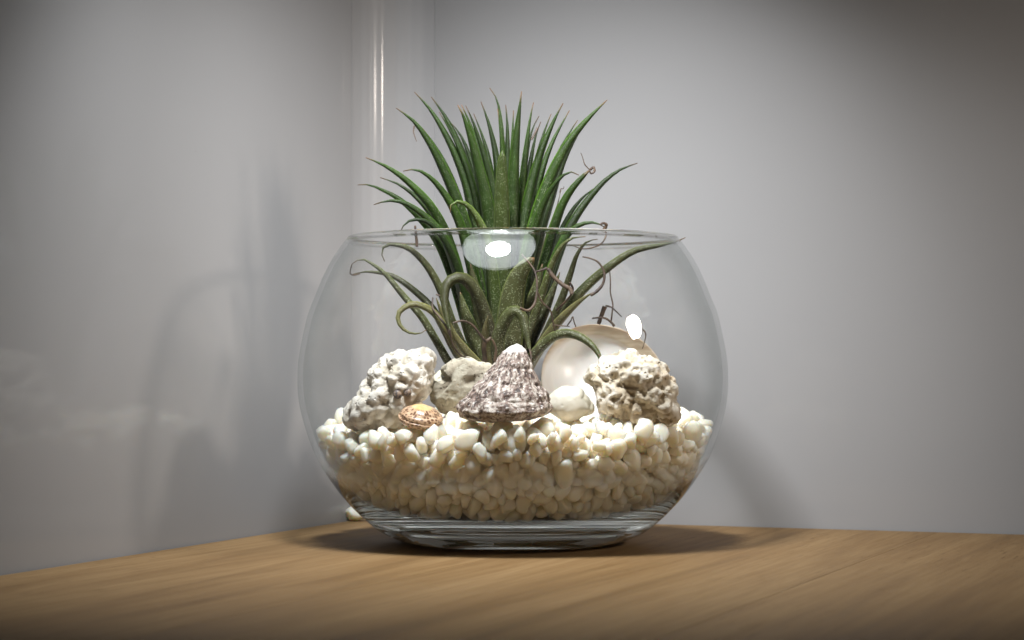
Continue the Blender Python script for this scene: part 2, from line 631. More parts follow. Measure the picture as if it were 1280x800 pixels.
# ------------------------------------------------------------------ pebbles: settle spheres in the bowl
def settle():
    rng = np.random.default_rng(11)
    N = 4850
    rad = np.clip(rng.normal(0.00415, 0.0008, N), 0.0024, 0.0064)
    pts = np.zeros((N, 3)); k = 0
    while k < N:
        p = rng.uniform((-0.118, -0.118, 0.015), (0.118, 0.118, 0.080))
        if math.hypot(p[0], p[1]) < inner_r(p[2]) - 0.004 and p[2] < fill_top(p[0], p[1]):
            pts[k] = p; k += 1
    for it in range(50):
        o_ = np.argsort(pts[:, 0])
        pts, rad = pts[o_], rad[o_]
        mv = np.zeros_like(pts)
        for kk in range(1, 700):
            dv = pts[kk:] - pts[:-kk]
            if dv[:, 0].min() > 0.012:
                break
            d2 = (dv ** 2).sum(1)
            want = (rad[kk:] + rad[:-kk]) * 0.90
            m = np.nonzero(d2 < want * want)[0]
            if len(m) == 0:
                continue
            dd = np.sqrt(d2[m]) + 1e-9
            push = dv[m] / dd[:, None] * ((want[m] - dd) * 0.40)[:, None]
            mv[m + kk] += push; mv[m] -= push
        pts = pts + mv
        if it < 40:
            pts[:, 2] -= 0.0002
        # keep inside the glass
        pts[:, 2] = np.maximum(pts[:, 2], 0.0146 + rad * 0.75)
        rr = np.hypot(pts[:, 0], pts[:, 1])
        lim = np.minimum(inner_r(pts[:, 2]), inner_r(np.maximum(pts[:, 2] - rad * 0.7, 0.0141)) + rad * 0.55) - rad * 0.86
        s = np.where(rr > lim, lim / np.maximum(rr, 1e-6), 1)
        pts[:, 0] *= s; pts[:, 1] *= s
    return pts, rad


PP, PR = settle()
ft = fill_top(PP[:, 0], PP[:, 1])
keep = PP[:, 2] < ft + 0.002
PP, PR, ft = PP[keep], PR[keep], ft[keep]


def pebble_mesh(seed, sub):
    rnd = random.Random(seed)
    bm = bmesh.new()
    bmesh.ops.create_icosphere(bm, subdivisions=sub, radius=1.0)
    off = Vector((rnd.uniform(-50, 50), rnd.uniform(-50, 50), rnd.uniform(-50, 50)))
    sx, sy, sz = rnd.uniform(1.0, 1.26), rnd.uniform(0.90, 1.10), rnd.uniform(0.70, 0.95)
    cuts = [(Vector((rnd.gauss(0, 1), rnd.gauss(0, 1), rnd.gauss(0, 1))).normalized(), rnd.uniform(0.55, 0.84)) for _ in range(9)]
    for v in bm.verts:
        p = v.co.copy()
        for nrm, h in cuts:          # softly flattened facets
            dd = p.dot(nrm) - h
            if dd > 0:
                p -= nrm * dd * 0.94
        p *= 1 + 0.16 * noise.noise(v.co * 0.9 + off) + 0.05 * noise.noise(v.co * 2.3 + off)
        v.co = Vector((p.x * sx, p.y * sy, p.z * sz)) * 1.22
    me = bpy.data.meshes.new('pebble')
    bm.to_mesh(me); bm.free()
    me.polygons.foreach_set('use_smooth', [True] * len(me.polygons))
    me.materials.append(M_PEB)
    return me


PV = [pebble_mesh(100 + i, 3) for i in range(16)]
PV_LO = [pebble_mesh(100 + i, 2) for i in range(16)]
PV_MIN = [pebble_mesh(100 + i, 1) for i in range(16)]
# lay each pebble and push it off the glass so that none cuts into it
PROT, PKIND = [], []
for i in range(len(PP)):
    kx = random.randrange(16)
    rot = Euler((random.uniform(0, 6.28), random.uniform(0, 6.28), random.uniform(0, 6.28)))
    me = PV_LO[kx]
    co = np.empty(len(me.vertices) * 3); me.vertices.foreach_get('co', co)
    co = co.reshape(-1, 3) @ np.array(rot.to_matrix()).T * PR[i]
    for _ in range(5):
        w = co + PP[i]
        zz = np.maximum(w[:, 2], 0.0141)
        ex = (np.hypot(w[:, 0], w[:, 1]) - inner_r(zz)).max() + 0.0003
        fl = 0.0152 - w[:, 2].min()
        if fl > 0:
            PP[i, 2] += fl
        if ex > 0:
            h = math.hypot(PP[i, 0], PP[i, 1]) + 1e-9
            PP[i, 0] -= PP[i, 0] / h * ex * 0.8; PP[i, 1] -= PP[i, 1] / h * ex * 0.8
            PP[i, 2] += ex * 0.3 if PP[i, 2] < 0.05 else 0
        if ex <= 0 and fl <= 0:
            break
    PROT.append(rot); PKIND.append(kx)
# how prominently each shows: near the glass on the viewer's side, or on top of the bed
rr = np.hypot(PP[:, 0], PP[:, 1])
gap = inner_r(PP[:, 2]) - rr
front = -PP[:, 1] / np.maximum(rr, 1e-4)
score = np.zeros(len(PP))
at_glass = (gap < PR * 1.5 + 0.001) & (front > 0.05)
on_top = (PP[:, 2] > ft - 0.005) & (PP[:, 1] < 0.03)
score = np.where(at_glass, 1.0 + front, 0) + np.where(on_top, 1.0 - PP[:, 1] * 6, 0)
score += PR * 80
order = np.argsort(-score)
single = set(order[:300].tolist())
stuff_v, stuff_f = [], []
nb = 0
for i in range(len(PP)):
    rot, kx = PROT[i], PKIND[i]
    loc = Vector(PP[i]) + BC
    if i in single:
        o = bpy.data.objects.new('pebble', PV[kx])
        o.location = loc
        o.rotation_euler = rot
        o.scale = [PR[i]] * 3
        col.objects.link(o)
        if at_glass[i] and PP[i, 2] < 0.060:
            tag(o, 'small cream white pebble pressed against the lower glass wall of the bowl', 'pebble', 'pebbles against the glass')
        else:
            tag(o, 'small bright white pebble on top of the bed below the rocks and shells', 'pebble', 'pebbles on top of the bed')
    else:
        M = Matrix.Translation(loc) @ rot.to_matrix().to_4x4() @ Matrix.Scale(PR[i], 4)
        me = PV_LO[kx] if (gap[i] < 0.011 or PP[i, 2] > ft[i] - 0.010) else PV_MIN[kx]
        co = np.empty(len(me.vertices) * 3); me.vertices.foreach_get('co', co)
        co = co.reshape(-1, 3)
        Mn = np.array(M)
        co = co @ Mn[:3, :3].T + Mn[:3, 3]
        fc = np.empty(len(me.polygons) * 3, dtype=np.int64); me.polygons.foreach_get('vertices', fc)
        stuff_v.append(co); stuff_f.append(fc.reshape(-1, 3) + nb)
        nb += len(co)
sv = np.concatenate(stuff_v); sf = np.concatenate(stuff_f)
me = bpy.data.meshes.new('pebble_bed')
me.vertices.add(len(sv)); me.vertices.foreach_set('co', sv.ravel())
me.loops.add(len(sf) * 3); me.loops.foreach_set('vertex_index', sf.ravel().astype(np.int32))
me.polygons.add(len(sf)); me.polygons.foreach_set('loop_start', np.arange(0, len(sf) * 3, 3, dtype=np.int32))
me.update(); me.validate()
me.polygons.foreach_set('use_smooth', [True] * len(me.polygons))
me.materials.append(M_PEB)
bed = bpy.data.objects.new('pebble_bed', me)
col.objects.link(bed)
tag(bed, 'deep bed of white pebbles filling the lower bowl', 'pebbles', kind='stuff')
# the stray pebble on the worktop behind the bowl
q = P(446, 646, 1.500)
sp = bpy.data.objects.new('pebble', PV[3])
sp.location = (q.x, q.y, 0.0048)
sp.scale = (0.0062, 0.0062, 0.0062)
col.objects.link(sp)
tag(sp, 'single white pebble lying on the oak worktop outside the bowl', 'pebble')


# ------------------------------------------------------------------ stones and shells
def lump(name, outline, Y, thick, mat, sub=5, bumps=(), pits=(), rough=0.0, seed=0, smooth=True):
    """a stone: traced outline in the photo at depth Y, given its own thickness and relief"""
    pts = [P(x, y, Y) for x, y in outline]
    cx = sum(p.x for p in pts) / len(pts); cz = sum(p.z for p in pts) / len(pts)
    ang = np.array([math.atan2(p.z - cz, p.x - cx) for p in pts])
    rad = np.array([math.hypot(p.z - cz, p.x - cx) for p in pts])
    o_ = np.argsort(ang); ang, rad = ang[o_], rad[o_]
    ang = np.concatenate([ang - 2 * math.pi, ang, ang + 2 * math.pi]); rad = np.tile(rad, 3)
    bm = bmesh.new()
    bmesh.ops.create_icosphere(bm, subdivisions=sub, radius=1.0)
    off = Vector((seed * 3.1, seed * 1.7, seed * 0.9))
    hollow = []
    data = []
    for v in bm.verts:
        a, b, c = v.co
        th = math.atan2(c, a)
        R = float(np.interp(th, ang, rad))
        rho = math.hypot(a, c)
        # squarer section than an ellipse
        rho2 = rho ** 0.85
        p = Vector((R * rho2 * math.cos(th), thick * (abs(b) ** 0.9) * (1 if b > 0 else -1), R * rho2 * math.sin(th)))
        data.append(p)
    for v, p in zip(bm.verts, data):
        v.co = p
    bm.normal_update()
    new = []
    for v in bm.verts:
        p = v.co
        d = 0.0; hl = 0.0
        for sc, amt in bumps:        # rounded knobs
            dist = noise.voronoi(p * sc + off)[0]
            k = math.sqrt(max(0.0, 1.0 - (dist[0] / 0.80) ** 2)) - 0.55
            d += amt * k
            hl += max(0.0, min(1.0, (dist[0] - 0.52) * 3.0)) * 0.7
        for sc, amt, thr in pits:    # holes
            n = noise.noise(p * sc + off * 2)
            if n > thr:
                k = min((n - thr) / 0.22, 1.0)
                d -= amt * k * k * (3 - 2 * k)
                hl += k
        if rough:
            d += rough * noise.fractal(p * 240 + off, 1.0, 2.0, 4)
        new.append(p + v.normal * d)
        hollow.append(min(hl, 1.0))
    for v, p in zip(bm.verts, new):
        v.co = p
    me = bpy.data.meshes.new(name)
    bm.to_mesh(me); bm.free()
    me.attributes.new('hollow', 'FLOAT', 'POINT').data.foreach_set('value', hollow)
    me.polygons.foreach_set('use_smooth', [True] * len(me.polygons))
    me.materials.append(mat)
    o = bpy.data.objects.new(name, me)
    o.location = (cx, Y, cz)
    col.objects.link(o)
    return o


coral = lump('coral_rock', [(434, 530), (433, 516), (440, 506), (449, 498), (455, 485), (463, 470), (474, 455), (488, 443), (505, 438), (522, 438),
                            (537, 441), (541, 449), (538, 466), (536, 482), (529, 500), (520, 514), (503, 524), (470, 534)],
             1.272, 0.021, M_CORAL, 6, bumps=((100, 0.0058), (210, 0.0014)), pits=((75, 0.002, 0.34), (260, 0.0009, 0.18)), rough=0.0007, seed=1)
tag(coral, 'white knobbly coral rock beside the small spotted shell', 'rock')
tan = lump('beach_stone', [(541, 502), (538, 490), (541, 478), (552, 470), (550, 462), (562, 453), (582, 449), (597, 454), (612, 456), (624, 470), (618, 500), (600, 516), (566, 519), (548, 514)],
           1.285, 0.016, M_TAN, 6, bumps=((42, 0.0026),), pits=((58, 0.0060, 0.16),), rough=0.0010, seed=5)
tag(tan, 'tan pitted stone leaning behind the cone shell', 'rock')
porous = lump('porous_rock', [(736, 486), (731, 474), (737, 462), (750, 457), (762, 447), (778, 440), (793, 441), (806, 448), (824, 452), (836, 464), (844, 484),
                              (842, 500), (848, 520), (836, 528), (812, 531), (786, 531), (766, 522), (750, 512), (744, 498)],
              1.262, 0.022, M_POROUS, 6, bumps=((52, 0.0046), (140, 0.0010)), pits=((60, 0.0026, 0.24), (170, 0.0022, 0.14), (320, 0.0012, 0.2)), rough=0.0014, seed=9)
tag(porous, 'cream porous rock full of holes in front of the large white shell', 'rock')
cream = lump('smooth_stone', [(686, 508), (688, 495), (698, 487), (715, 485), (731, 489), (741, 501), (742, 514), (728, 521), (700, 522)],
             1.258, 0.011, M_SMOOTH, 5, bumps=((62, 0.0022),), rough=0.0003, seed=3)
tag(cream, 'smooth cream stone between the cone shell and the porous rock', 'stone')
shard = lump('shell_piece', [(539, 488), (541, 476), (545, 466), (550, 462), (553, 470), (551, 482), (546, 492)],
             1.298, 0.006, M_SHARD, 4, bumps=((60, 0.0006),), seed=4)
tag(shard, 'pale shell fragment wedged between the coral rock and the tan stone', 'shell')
t_ = NT('mussel_bit')
M_BIT = t_.principled(t_.mix(t_.mr(t_.noise(t_.coord('Object'), 400.0, 3), .4, .6), (0.05, 0.045, 0.05), (0.30, 0.22, 0.16)), 0.5)
for k_, ol in enumerate(([(493, 497), (492, 491), (496, 487), (501, 489), (502, 495), (498, 499)], [(505, 494), (508, 488), (513, 486), (514, 490), (509, 496)])):
    bit = lump('shell_chip', ol, 1.2515, 0.0022, M_BIT, 3, rough=0.0003, seed=20 + k_)
    bit.parent = coral
    bit.matrix_parent_inverse = Matrix.Translation(coral.location).inverted()
    bit['label'] = 'dark shell chip lodged in the white coral'


def cone_shell():
    """top shell: stepped spiral cone with a rounded base edge"""
    Y = 1.236
    h_px, base_y, apex_y = 94.0, 521.0, 428.0
    k = Y / F
    H = (base_y - apex_y) * k
    R = 59 * k
    nu, nv = 160, 110
    # profile of the left/right outline, fraction of height -> fraction of radius
    hp = [0.0, 0.05, 0.13, 0.22, 0.40, 0.60, 0.78, 0.90, 0.97, 1.0]
    rp = [0.72, 0.93, 1.0, 0.965, 0.76, 0.52, 0.365, 0.245, 0.12, 0.0]
    verts, faces, apex, uvs = [], [], [], []
    verts.append((0, 0, 0.004)); apex.append(0); uvs.append((0, 0))
    for j in range(nv):
        s = j / (nv - 1)
        h = s if j else 0.0
        for i in range(nu):
            a = 2 * math.pi * i / nu
            r = float(np.interp(h, hp, rp)) * R
            w = (h * 4.6 + i / nu) % 1.0           # spiral whorl phase
            step = math.sin(math.pi * w) ** 0.7
            r *= 1 + (0.075 * (step - 0.6)) * (1 - 0.35 * h)
            r *= 1 + 0.018 * math.sin(15 * a + 30 * h) * (1 - h)
            n = noise.noise(Vector((math.cos(a) * 6, math.sin(a) * 6, h * 14)))
            r *= 1 + 0.05 * n
            zz = H * h + 0.0006 * n
            # the spire leans to the right
            lean = 19 * k * h ** 1.2
            verts.append((r * math.cos(a) + lean, r * math.sin(a), zz))
            apex.append(max(0.0, min(1.0, (h - 0.88) / 0.07)))
            uvs.append((i / nu, h))
    for i in range(nu):
        faces.append((0, 1 + (i + 1) % nu, 1 + i))
    for j in range(nv - 1):
        for i in range(nu):
            a = 1 + j * nu + i; b = 1 + j * nu + (i + 1) % nu
            faces.append((a, b, b + nu, a + nu))
    o = mesh_obj('cone_shell', verts, faces, M_TOP)
    me = o.data
    me.attributes.new('apex', 'FLOAT', 'POINT').data.foreach_set('value', apex)
    uvl = me.uv_layers.new(name='UVMap')
    for poly in me.polygons:
        us = [uvs[me.loops[li].vertex_index] for li in poly.loop_indices]
        wrap = max(u for u, _ in us) - min(u for u, _ in us) > 0.5
        for li, (u, w) in zip(poly.loop_indices, us):
            uvl.data[li].uv = (u + 1 if wrap and u < 0.5 else u, w)
    o.location = P(629, 523.5, Y)
    o.rotation_euler = (math.radians(4), math.radians(-1.5), math.radians(200))
    o.rotation_euler.z = 0.0
    return o


cs = cone_shell()
tag(cs, 'mottled purple and white cone shell standing upright in front of the plant', 'shell')


def snail_shell():
    Y = 1.243
    k = Y / F
    A = 28 * k; H = 27 * k
    nu, nv = 96, 70
    hp = [0.0, 0.08, 0.22, 0.38, 0.56, 0.74, 0.88, 0.97, 1.0]
    rp = [0.60, 0.84, 0.98, 1.0, 0.90, 0.70, 0.46, 0.20, 0.0]
    verts, faces, apex, uvs = [(0, 0, 0)], [], [0], [(0, 0)]
    for j in range(nv):
        h = j / (nv - 1)
        for i in range(nu):
            a = 2 * math.pi * i / nu
            r = float(np.interp(h, hp, rp)) * A
            w = (h * 3.2 + i / nu) % 1.0
            r *= 1 + 0.07 * (math.sin(math.pi * w) ** 0.6 - 0.6)
            verts.append((r * math.cos(a), r * math.sin(a), H * h + 0.0004 * math.sin(math.pi * w)))
            apex.append(h); uvs.append((i / nu, h))
    for i in range(nu):
        faces.append((0, 1 + (i + 1) % nu, 1 + i))
    for j in range(nv - 1):
        for i in range(nu):
            a = 1 + j * nu + i; b = 1 + j * nu + (i + 1) % nu
            faces.append((a, b, b + nu, a + nu))
    o = mesh_obj('spotted_shell', verts, faces, M_SNAIL)
    me = o.data
    me.attributes.new('apex', 'FLOAT', 'POINT').data.foreach_set('value', apex)
    uvl = me.uv_layers.new(name='UVMap')
    for poly in me.polygons:
        us = [uvs[me.loops[li].vertex_index] for li in poly.loop_indices]
        wrap = max(u for u, _ in us) - min(u for u, _ in us) > 0.5
        for li, (u, w) in zip(poly.loop_indices, us):
            uvl.data[li].uv = (u + 1 if wrap and u < 0.5 else u, w)
    o.location = P(525, 532, Y)
    o.rotation_euler = (math.radians(17), math.radians(7), 0.0)
    return o


sn = snail_shell()
tag(sn, 'small brown spotted snail shell with an amber tip', 'shell')


def clam():
    """large half shell, hollow side toward the viewer, leaning back"""
    Y = 1.352
    outl = [(676, 476), (677, 462), (682, 445), (693, 428), (708, 414), (727, 407), (746, 405), (766, 408), (786, 415), (805, 427), (820, 443), (830, 462),
            (835, 486), (830, 512), (800, 530), (750, 535), (705, 524), (684, 500)]
    pts = [P(x, y, Y) for x, y in outl]
    hx, hz = P(738, 470, Y).x, P(738, 470, Y).z
    ang = np.array([math.atan2(p.z - hz, p.x - hx) for p in pts]); rad = np.array([math.hypot(p.z - hz, p.x - hx) for p in pts])
    o_ = np.argsort(ang); ang, rad = ang[o_], rad[o_]
    ang = np.concatenate([ang - 2 * math.pi, ang, ang + 2 * math.pi]); rad = np.tile(rad, 3)
    nr, na = 40, 128
    V, Fc, rd = [], [], []

    def pt(f, a, back):
        R = float(np.interp(a, ang, rad))
        r = R * f
        depth = 0.020 * (1 - f ** 2.2)                      # dish, away from the viewer
        if f > 0.74:                                        # step up to the border band
            depth -= 0.0016 * min((f - 0.74) / 0.05, 1.0)
        th = 0.0024 * (1 - max(0, (f - 0.93)) / 0.07 * 0.75)
        y = depth + (th if back else 0.0)
        wob = 0.0012 * math.sin(5 * a + 1) * f ** 3
        x, z = r * math.cos(a), r * math.sin(a)
        y += z * 0.35 + wob                                 # leans back
        return (x, y, z)
    for back in (False, True):
        V.append(pt(0, 0, back)); rd.append(0.0)
        for j in range(1, nr + 1):
            f = j / nr
            for i in range(na):
                V.append(pt(f, 2 * math.pi * i / na - math.pi, back)); aa = 2 * math.pi * i / na - math.pi; rd.append(f - 0.30 * (0.5 - 0.5 * math.cos(aa - 0.95)) if not back else 1.0)
    S = 1 + nr * na
    for back in (0, 1):
        b0 = back * S
        for i in range(na):
            i2 = (i + 1) % na
            tri = (b0, b0 + 1 + i, b0 + 1 + i2)
            Fc.append(tri if not back else tri[::-1])
            for j in range(nr - 1):
                a = b0 + 1 + j * na + i; b = b0 + 1 + j * na + i2
                qd = (a, a + na, b + na, b)
                Fc.append(qd if not back else qd[::-1])
    for i in range(na):
        i2 = (i + 1) % na
        a = 1 + (nr - 1) * na + i; b = 1 + (nr - 1) * na + i2
        Fc.append((a, a + S, b + S, b))
    o = mesh_obj('clam_shell', V, Fc, M_CLAM)
    o.data.attributes.new('radial', 'FLOAT', 'POINT').data.foreach_set('value', rd)
    o.location = (hx, Y, hz)
    return o


cl = clam()
tag(cl, 'large white half shell with a tan border, hollow side forward, behind the porous rock', 'shell')

# ------------------------------------------------------------------ air plant
Y0 = 1.336
plant = empty('air_plant', P(632, 505, Y0))
tag(plant, 'spiky green air plant rising out of the glass bowl', 'plant')


def smooth_path(pts, n):
    out = []
    m = len(pts)
    seg = [(pts[i + 1] - pts[i]).length for i in range(m - 1)]
    tot = sum(seg)
    for s in range(n):
        d = tot * s / (n - 1)
        i = 0
        while i < m - 2 and d > seg[i]:
            d -= seg[i]; i += 1
        f = min(d / max(seg[i], 1e-9), 1.0)
        p0 = pts[max(i - 1, 0)]; p1 = pts[i]; p2 = pts[i + 1]; p3 = pts[min(i + 2, m - 1)]
        out.append(0.5 * ((2 * p1) + (p2 - p0) * f + (2 * p0 - 5 * p1 + 4 * p2 - p3) * f * f + (3 * p1 - p0 - 3 * p2 + p3) * f ** 3))
    return out


def leaf(px, w, db, dt, roll=0.5, mat=None, chan=0.55, name='leaf', tip=1.0, root=True, n=30, wb=1.25, blunt=1.0):
    """px: photo points from tip to base; w: width in px; db/dt: depth of base and tip against the plant's heart (m, + = away)"""
    px = list(px)[::-1]
    if root:
        bx, by = px[0]
        px = [(632 + (bx - 632) * 0.35, max(by + 30, 496))] + px
    L = [0.0]
    for a, b in zip(px[:-1], px[1:]):
        L.append(L[-1] + math.hypot(b[0] - a[0], b[1] - a[1]))
    P3 = []
    for (x, y), l in zip(px, L):
        f = l / L[-1]
        P3.append(P(x, y, Y0 + db + (dt - db) * f ** 1.3))
    C = smooth_path(P3, n)
    W = (0.86 if mat in (M_LEAF_OLD, M_LEAF_CURL) and w < 24 else 1.02) * w * Y0 / F
    verts, faces, along, across = [], [], [], []
    K = 7
    prev = None
    view = Vector((0, 1, 0))
    for i, c in enumerate(C):
        t = i / (n - 1)
        tg = (C[min(i + 1, n - 1)] - C[max(i - 1, 0)]).normalized()
        side = tg.cross(view)
        if side.length < 0.15 and prev is not None:
            side = prev - tg * prev.dot(tg)
        side.normalize()
        if prev is not None and side.dot(prev) < 0:
            side = -side
        prev = side.copy()
        nrm = side.cross(tg).normalized()
        rl = roll * (1 - 0.25 * t)
        s2 = side * math.cos(rl) + nrm * math.sin(rl)
        n2 = nrm * math.cos(rl) - side * math.sin(rl)
        wt = W * ((1 - t ** 3.6) ** blunt) * (1 + (wb - 1) * max(0.0, 1 - t / 0.35)) * 0.5
        wt = max(wt, 0.00022)
        th = min(0.0011, wt * 0.5) * (1.15 - 0.5 * t)
        ch = chan * wt * (1.0 + 0.5 * (1 - t))
        for lay in (0, 1):
            for k in range(K):
                u = -1 + 2 * k / (K - 1)
                if lay:
                    u = -u
                y = ch * (abs(u) ** 1.45) - (th if lay == 0 else 0) * (1 - 0.75 * abs(u) ** 3)
                uu = u * (1.0 if lay == 0 else 0.96)
                jit = 0.0
                verts.append(c + s2 * (wt * uu) + n2 * y)
                along.append(t * tip); across.append(abs(u))
    R = 2 * K
    for i in range(n - 1):
        for k in range(R):
            k2 = (k + 1) % R
            faces.append((i * R + k, i * R + k2, (i + 1) * R + k2, (i + 1) * R + k))
    faces.append(tuple(range(R))[::-1])
    faces.append(tuple((n - 1) * R + k for k in range(R)))
    o = mesh_obj(name, verts, faces, mat or M_LEAF)
    o.data.attributes.new('along', 'FLOAT', 'POINT').data.foreach_set('value', along)
    o.data.attributes.new('across', 'FLOAT', 'POINT').data.foreach_set('value', across)
    adopt(o, plant)
    return o


def thread(px, r0, r1, d0, d1, mat=None, name='dried_leaf', wob=0.0):
    """thin dried leaf or curled tip, px radius r0 -> r1"""
    P3 = []
    m = len(px)
    for i, (x, y) in enumerate(px):
        f = i / (m - 1)
        P3.append(P(x, y, Y0 + d0 + (d1 - d0) * f))
    n = max(14, m * 6)
    C = smooth_path(P3, n)
    V, Fc = [], []
    K = 7
    for i, c in enumerate(C):
        t = i / (n - 1)
        tg = (C[min(i + 1, n - 1)] - C[max(i - 1, 0)]).normalized()
        s = tg.cross(Vector((0, 1, 0)))
        s = s.normalized() if s.length > 1e-4 else Vector((1, 0, 0))
        q = s.cross(tg)
        r = 0.8 * (r0 + (r1 - r0) * t) * Y0 / F * (1 + 0.22 * noise.noise(Vector((i * 0.7, r0 * 9, d0 * 90))))
        for k in range(K):
            a = 2 * math.pi * k / K + t * 2
            V.append(c + s * (r * math.cos(a)) + q * (r * 0.55 * math.sin(a)))
    for i in range(n - 1):
        for k in range(K):
            k2 = (k + 1) % K
            Fc.append((i * K + k, i * K + k2, (i + 1) * K + k2, (i + 1) * K + k))
    Fc.append(tuple(range(K))[::-1]); Fc.append(tuple((n - 1) * K + k for k in range(K)))
    o = mesh_obj(name, V, Fc, mat or M_DRY)
    adopt(o, plant)
    return o


G, O_, CU = M_LEAF, M_LEAF_OLD, M_LEAF_CURL
# ---- left fan
leaf([(457, 197), (478, 206), (500, 220), (520, 238), (537, 258), (553, 287), (566, 325), (580, 380), (598, 440)], 17, 0.0, -0.012, 0.5)
leaf([(447, 231), (462, 231), (480, 238), (499, 248), (520, 266), (545, 296), (565, 340), (590, 420)], 14, 0.012, 0.02, -0.5)
leaf([(467, 256), (486, 251), (505, 254), (522, 264), (540, 280), (556, 302), (572, 345), (592, 420)], 15, -0.004, -0.02, 0.5)
leaf([(500, 291), (506, 280), (516, 275), (530, 276), (545, 287), (560, 310), (575, 350), (592, 420)], 13, -0.008, -0.03, 0.4)
leaf([(504, 214), (520, 212), (536, 221), (550, 236), (564, 258), (577, 290), (590, 345), (605, 420)], 16, -0.006, -0.025, 0.45)
leaf([(495, 135), (518, 153), (538, 182), (553, 212), (567, 245), (580, 285), (593, 345), (608, 430)], 19, -0.002, -0.012, 0.5)
leaf([(518, 115), (538, 138), (556, 168), (571, 200), (584, 238), (594, 280), (603, 340), (612, 430)], 17, 0.004, 0.008, 0.5)
leaf([(539, 121), (556, 144), (571, 172), (584, 206), (594, 240), (602, 285), (610, 350), (616, 430)], 18, 0.008, 0.022, -0.5)
leaf([(562, 152), (575, 168), (588, 200), (600, 245), (608, 300), (614, 400)], 14, 0.014, 0.03, 0.5)
# ---- centre
leaf([(572, 131), (579, 145), (588, 172), (597, 206), (606, 246), (612, 288), (617, 350), (620, 430)], 22, -0.008, -0.022, 0.25)
leaf([(582, 132), (590, 150), (600, 180), (610, 215), (618, 255), (622, 300), (625, 400)], 15, -0.002, -0.006, 0.6)
leaf([(577, 131), (592, 165), (604, 205), (614, 250), (620, 310), (624, 410)], 15, 0.006, 0.012, -0.4)
leaf([(601, 127), (608, 146), (615, 172), (620, 200), (623, 240), (626, 300), (628, 400)], 16, 0.004, 0.016, 0.4)
leaf([(612, 110), (619, 120), (624, 138), (627, 170), (628, 215), (629, 280), (630, 400)], 13, 0.014, 0.032, 0.4)
leaf([(632, 131), (634, 155), (634, 190), (633, 240), (632, 300), (631, 400)], 14, 0.010, 0.024, 0.2)
leaf([(652, 114), (650, 132), (647, 160), (644, 195), (642, 240), (640, 290), (638, 350), (636, 430)], 20, -0.004, -0.010, -0.25)
leaf([(667, 128), (663, 148), (659, 178), (655, 215), (651, 260), (646, 320), (640, 420)], 14, 0.006, 0.014, -0.4)
leaf([(674, 145), (667, 158), (661, 180), (656, 215), (650, 270), (644, 340), (640, 420)], 12, 0.014, 0.03, -0.4)
leaf([(676, 152), (670, 168), (664, 195), (659, 230), (653, 280), (646, 350), (641, 420)], 13, 0.002, 0.02, 0.4)
leaf([(628, 188), (627, 215), (627, 250), (627, 290), (627, 340), (628, 400), (630, 440)], 23, -0.012, -0.034, 0.05, M_LEAF_MID, chan=0.45, tip=0.96, blunt=0.45)
leaf([(563, 266), (564, 256), (573, 252), (584, 257), (595, 271), (604, 291), (612, 325), (618, 380), (622, 440)], 17, -0.012, -0.042, 0.35, M_LEAF_MID)
# ---- right fan
leaf([(704, 129), (696, 144), (687, 164), (677, 190), (668, 222), (660, 260), (653, 310), (645, 420)], 19, 0.0, 0.004, -0.45)
leaf([(712, 138), (702, 156), (691, 178), (681, 205), (672, 240), (664, 285), (655, 340), (646, 420)], 14, 0.010, 0.022, -0.5)
leaf([(759, 125), (738, 146), (720, 167), (704, 192), (690, 222), (678, 256), (668, 295), (657, 350), (647, 430)], 22, -0.004, -0.008, -0.5)
leaf([(737, 146), (722, 168), (708, 195), (697, 225), (687, 255), (677, 295), (664, 350), (650, 430)], 16, 0.006, 0.014, -0.6)
leaf([(724, 219), (712, 215), (699, 224), (687, 241), (677, 262), (669, 290), (660, 335), (650, 420)], 15, -0.010, -0.036, -0.35)
leaf([(738, 212), (729, 221), (716, 236), (705, 254), (696, 278), (686, 315), (672, 370), (655, 430)], 15, -0.006, -0.018, -0.45, blunt=0.5)
leaf([(701, 238), (697, 256), (691, 275), (683, 300), (672, 350), (655, 430)], 9, 0.002, 0.0, -0.5, O_)
leaf([(797, 204), (776, 212), (757, 226), (739, 246), (723, 268), (708, 296), (692, 340), (675, 390), (655, 440)], 15, 0.004, 0.012, -0.5)
leaf([(757, 285), (746, 279), (733, 279), (719, 285), (706, 300), (694, 325), (680, 370), (660, 430)], 15, -0.006, -0.02, -0.45)
leaf([(747, 299), (733, 303), (722, 318), (714, 342), (704, 372), (690, 405), (668, 450)], 14, -0.010, -0.028, -0.45, O_)
leaf([(732, 296), (715, 298), (702, 309), (691, 330), (681, 360), (668, 400), (655, 440)], 14, -0.012, -0.035, -0.4, O_)
leaf([(857, 297), (845, 302), (826, 307), (792, 315), (760, 336), (733, 360), (712, 384), (692, 412), (668, 450)], 17, -0.008, -0.022, -0.5, O_)
leaf([(742, 365), (726, 376), (708, 393), (690, 415), (665, 455)], 17, -0.012, -0.032, -0.4, CU)
# ---- lower left, inside the glass
leaf([(481, 327), (477, 316), (481, 308), (492, 306), (512, 312), (533, 333), (550, 364), (563, 402), (585, 450)], 15, -0.004, -0.015, 0.45, O_)
leaf([(440, 330), (452, 324), (466, 331), (482, 344), (505, 372), (527, 398), (546, 430), (566, 462)], 13, -0.012, -0.012, 0.45, O_)
leaf([(441, 343), (455, 340), (472, 341), (492, 346), (515, 362), (538, 384), (553, 410), (572, 446)], 13, -0.006, 0.010, 0.4, O_)
leaf([(533, 412), (524, 417), (510, 415), (500, 406), (498, 393), (507, 384), (521, 381), (541, 391), (557, 414), (578, 452)], 12, -0.014, -0.034, 0.35, CU)
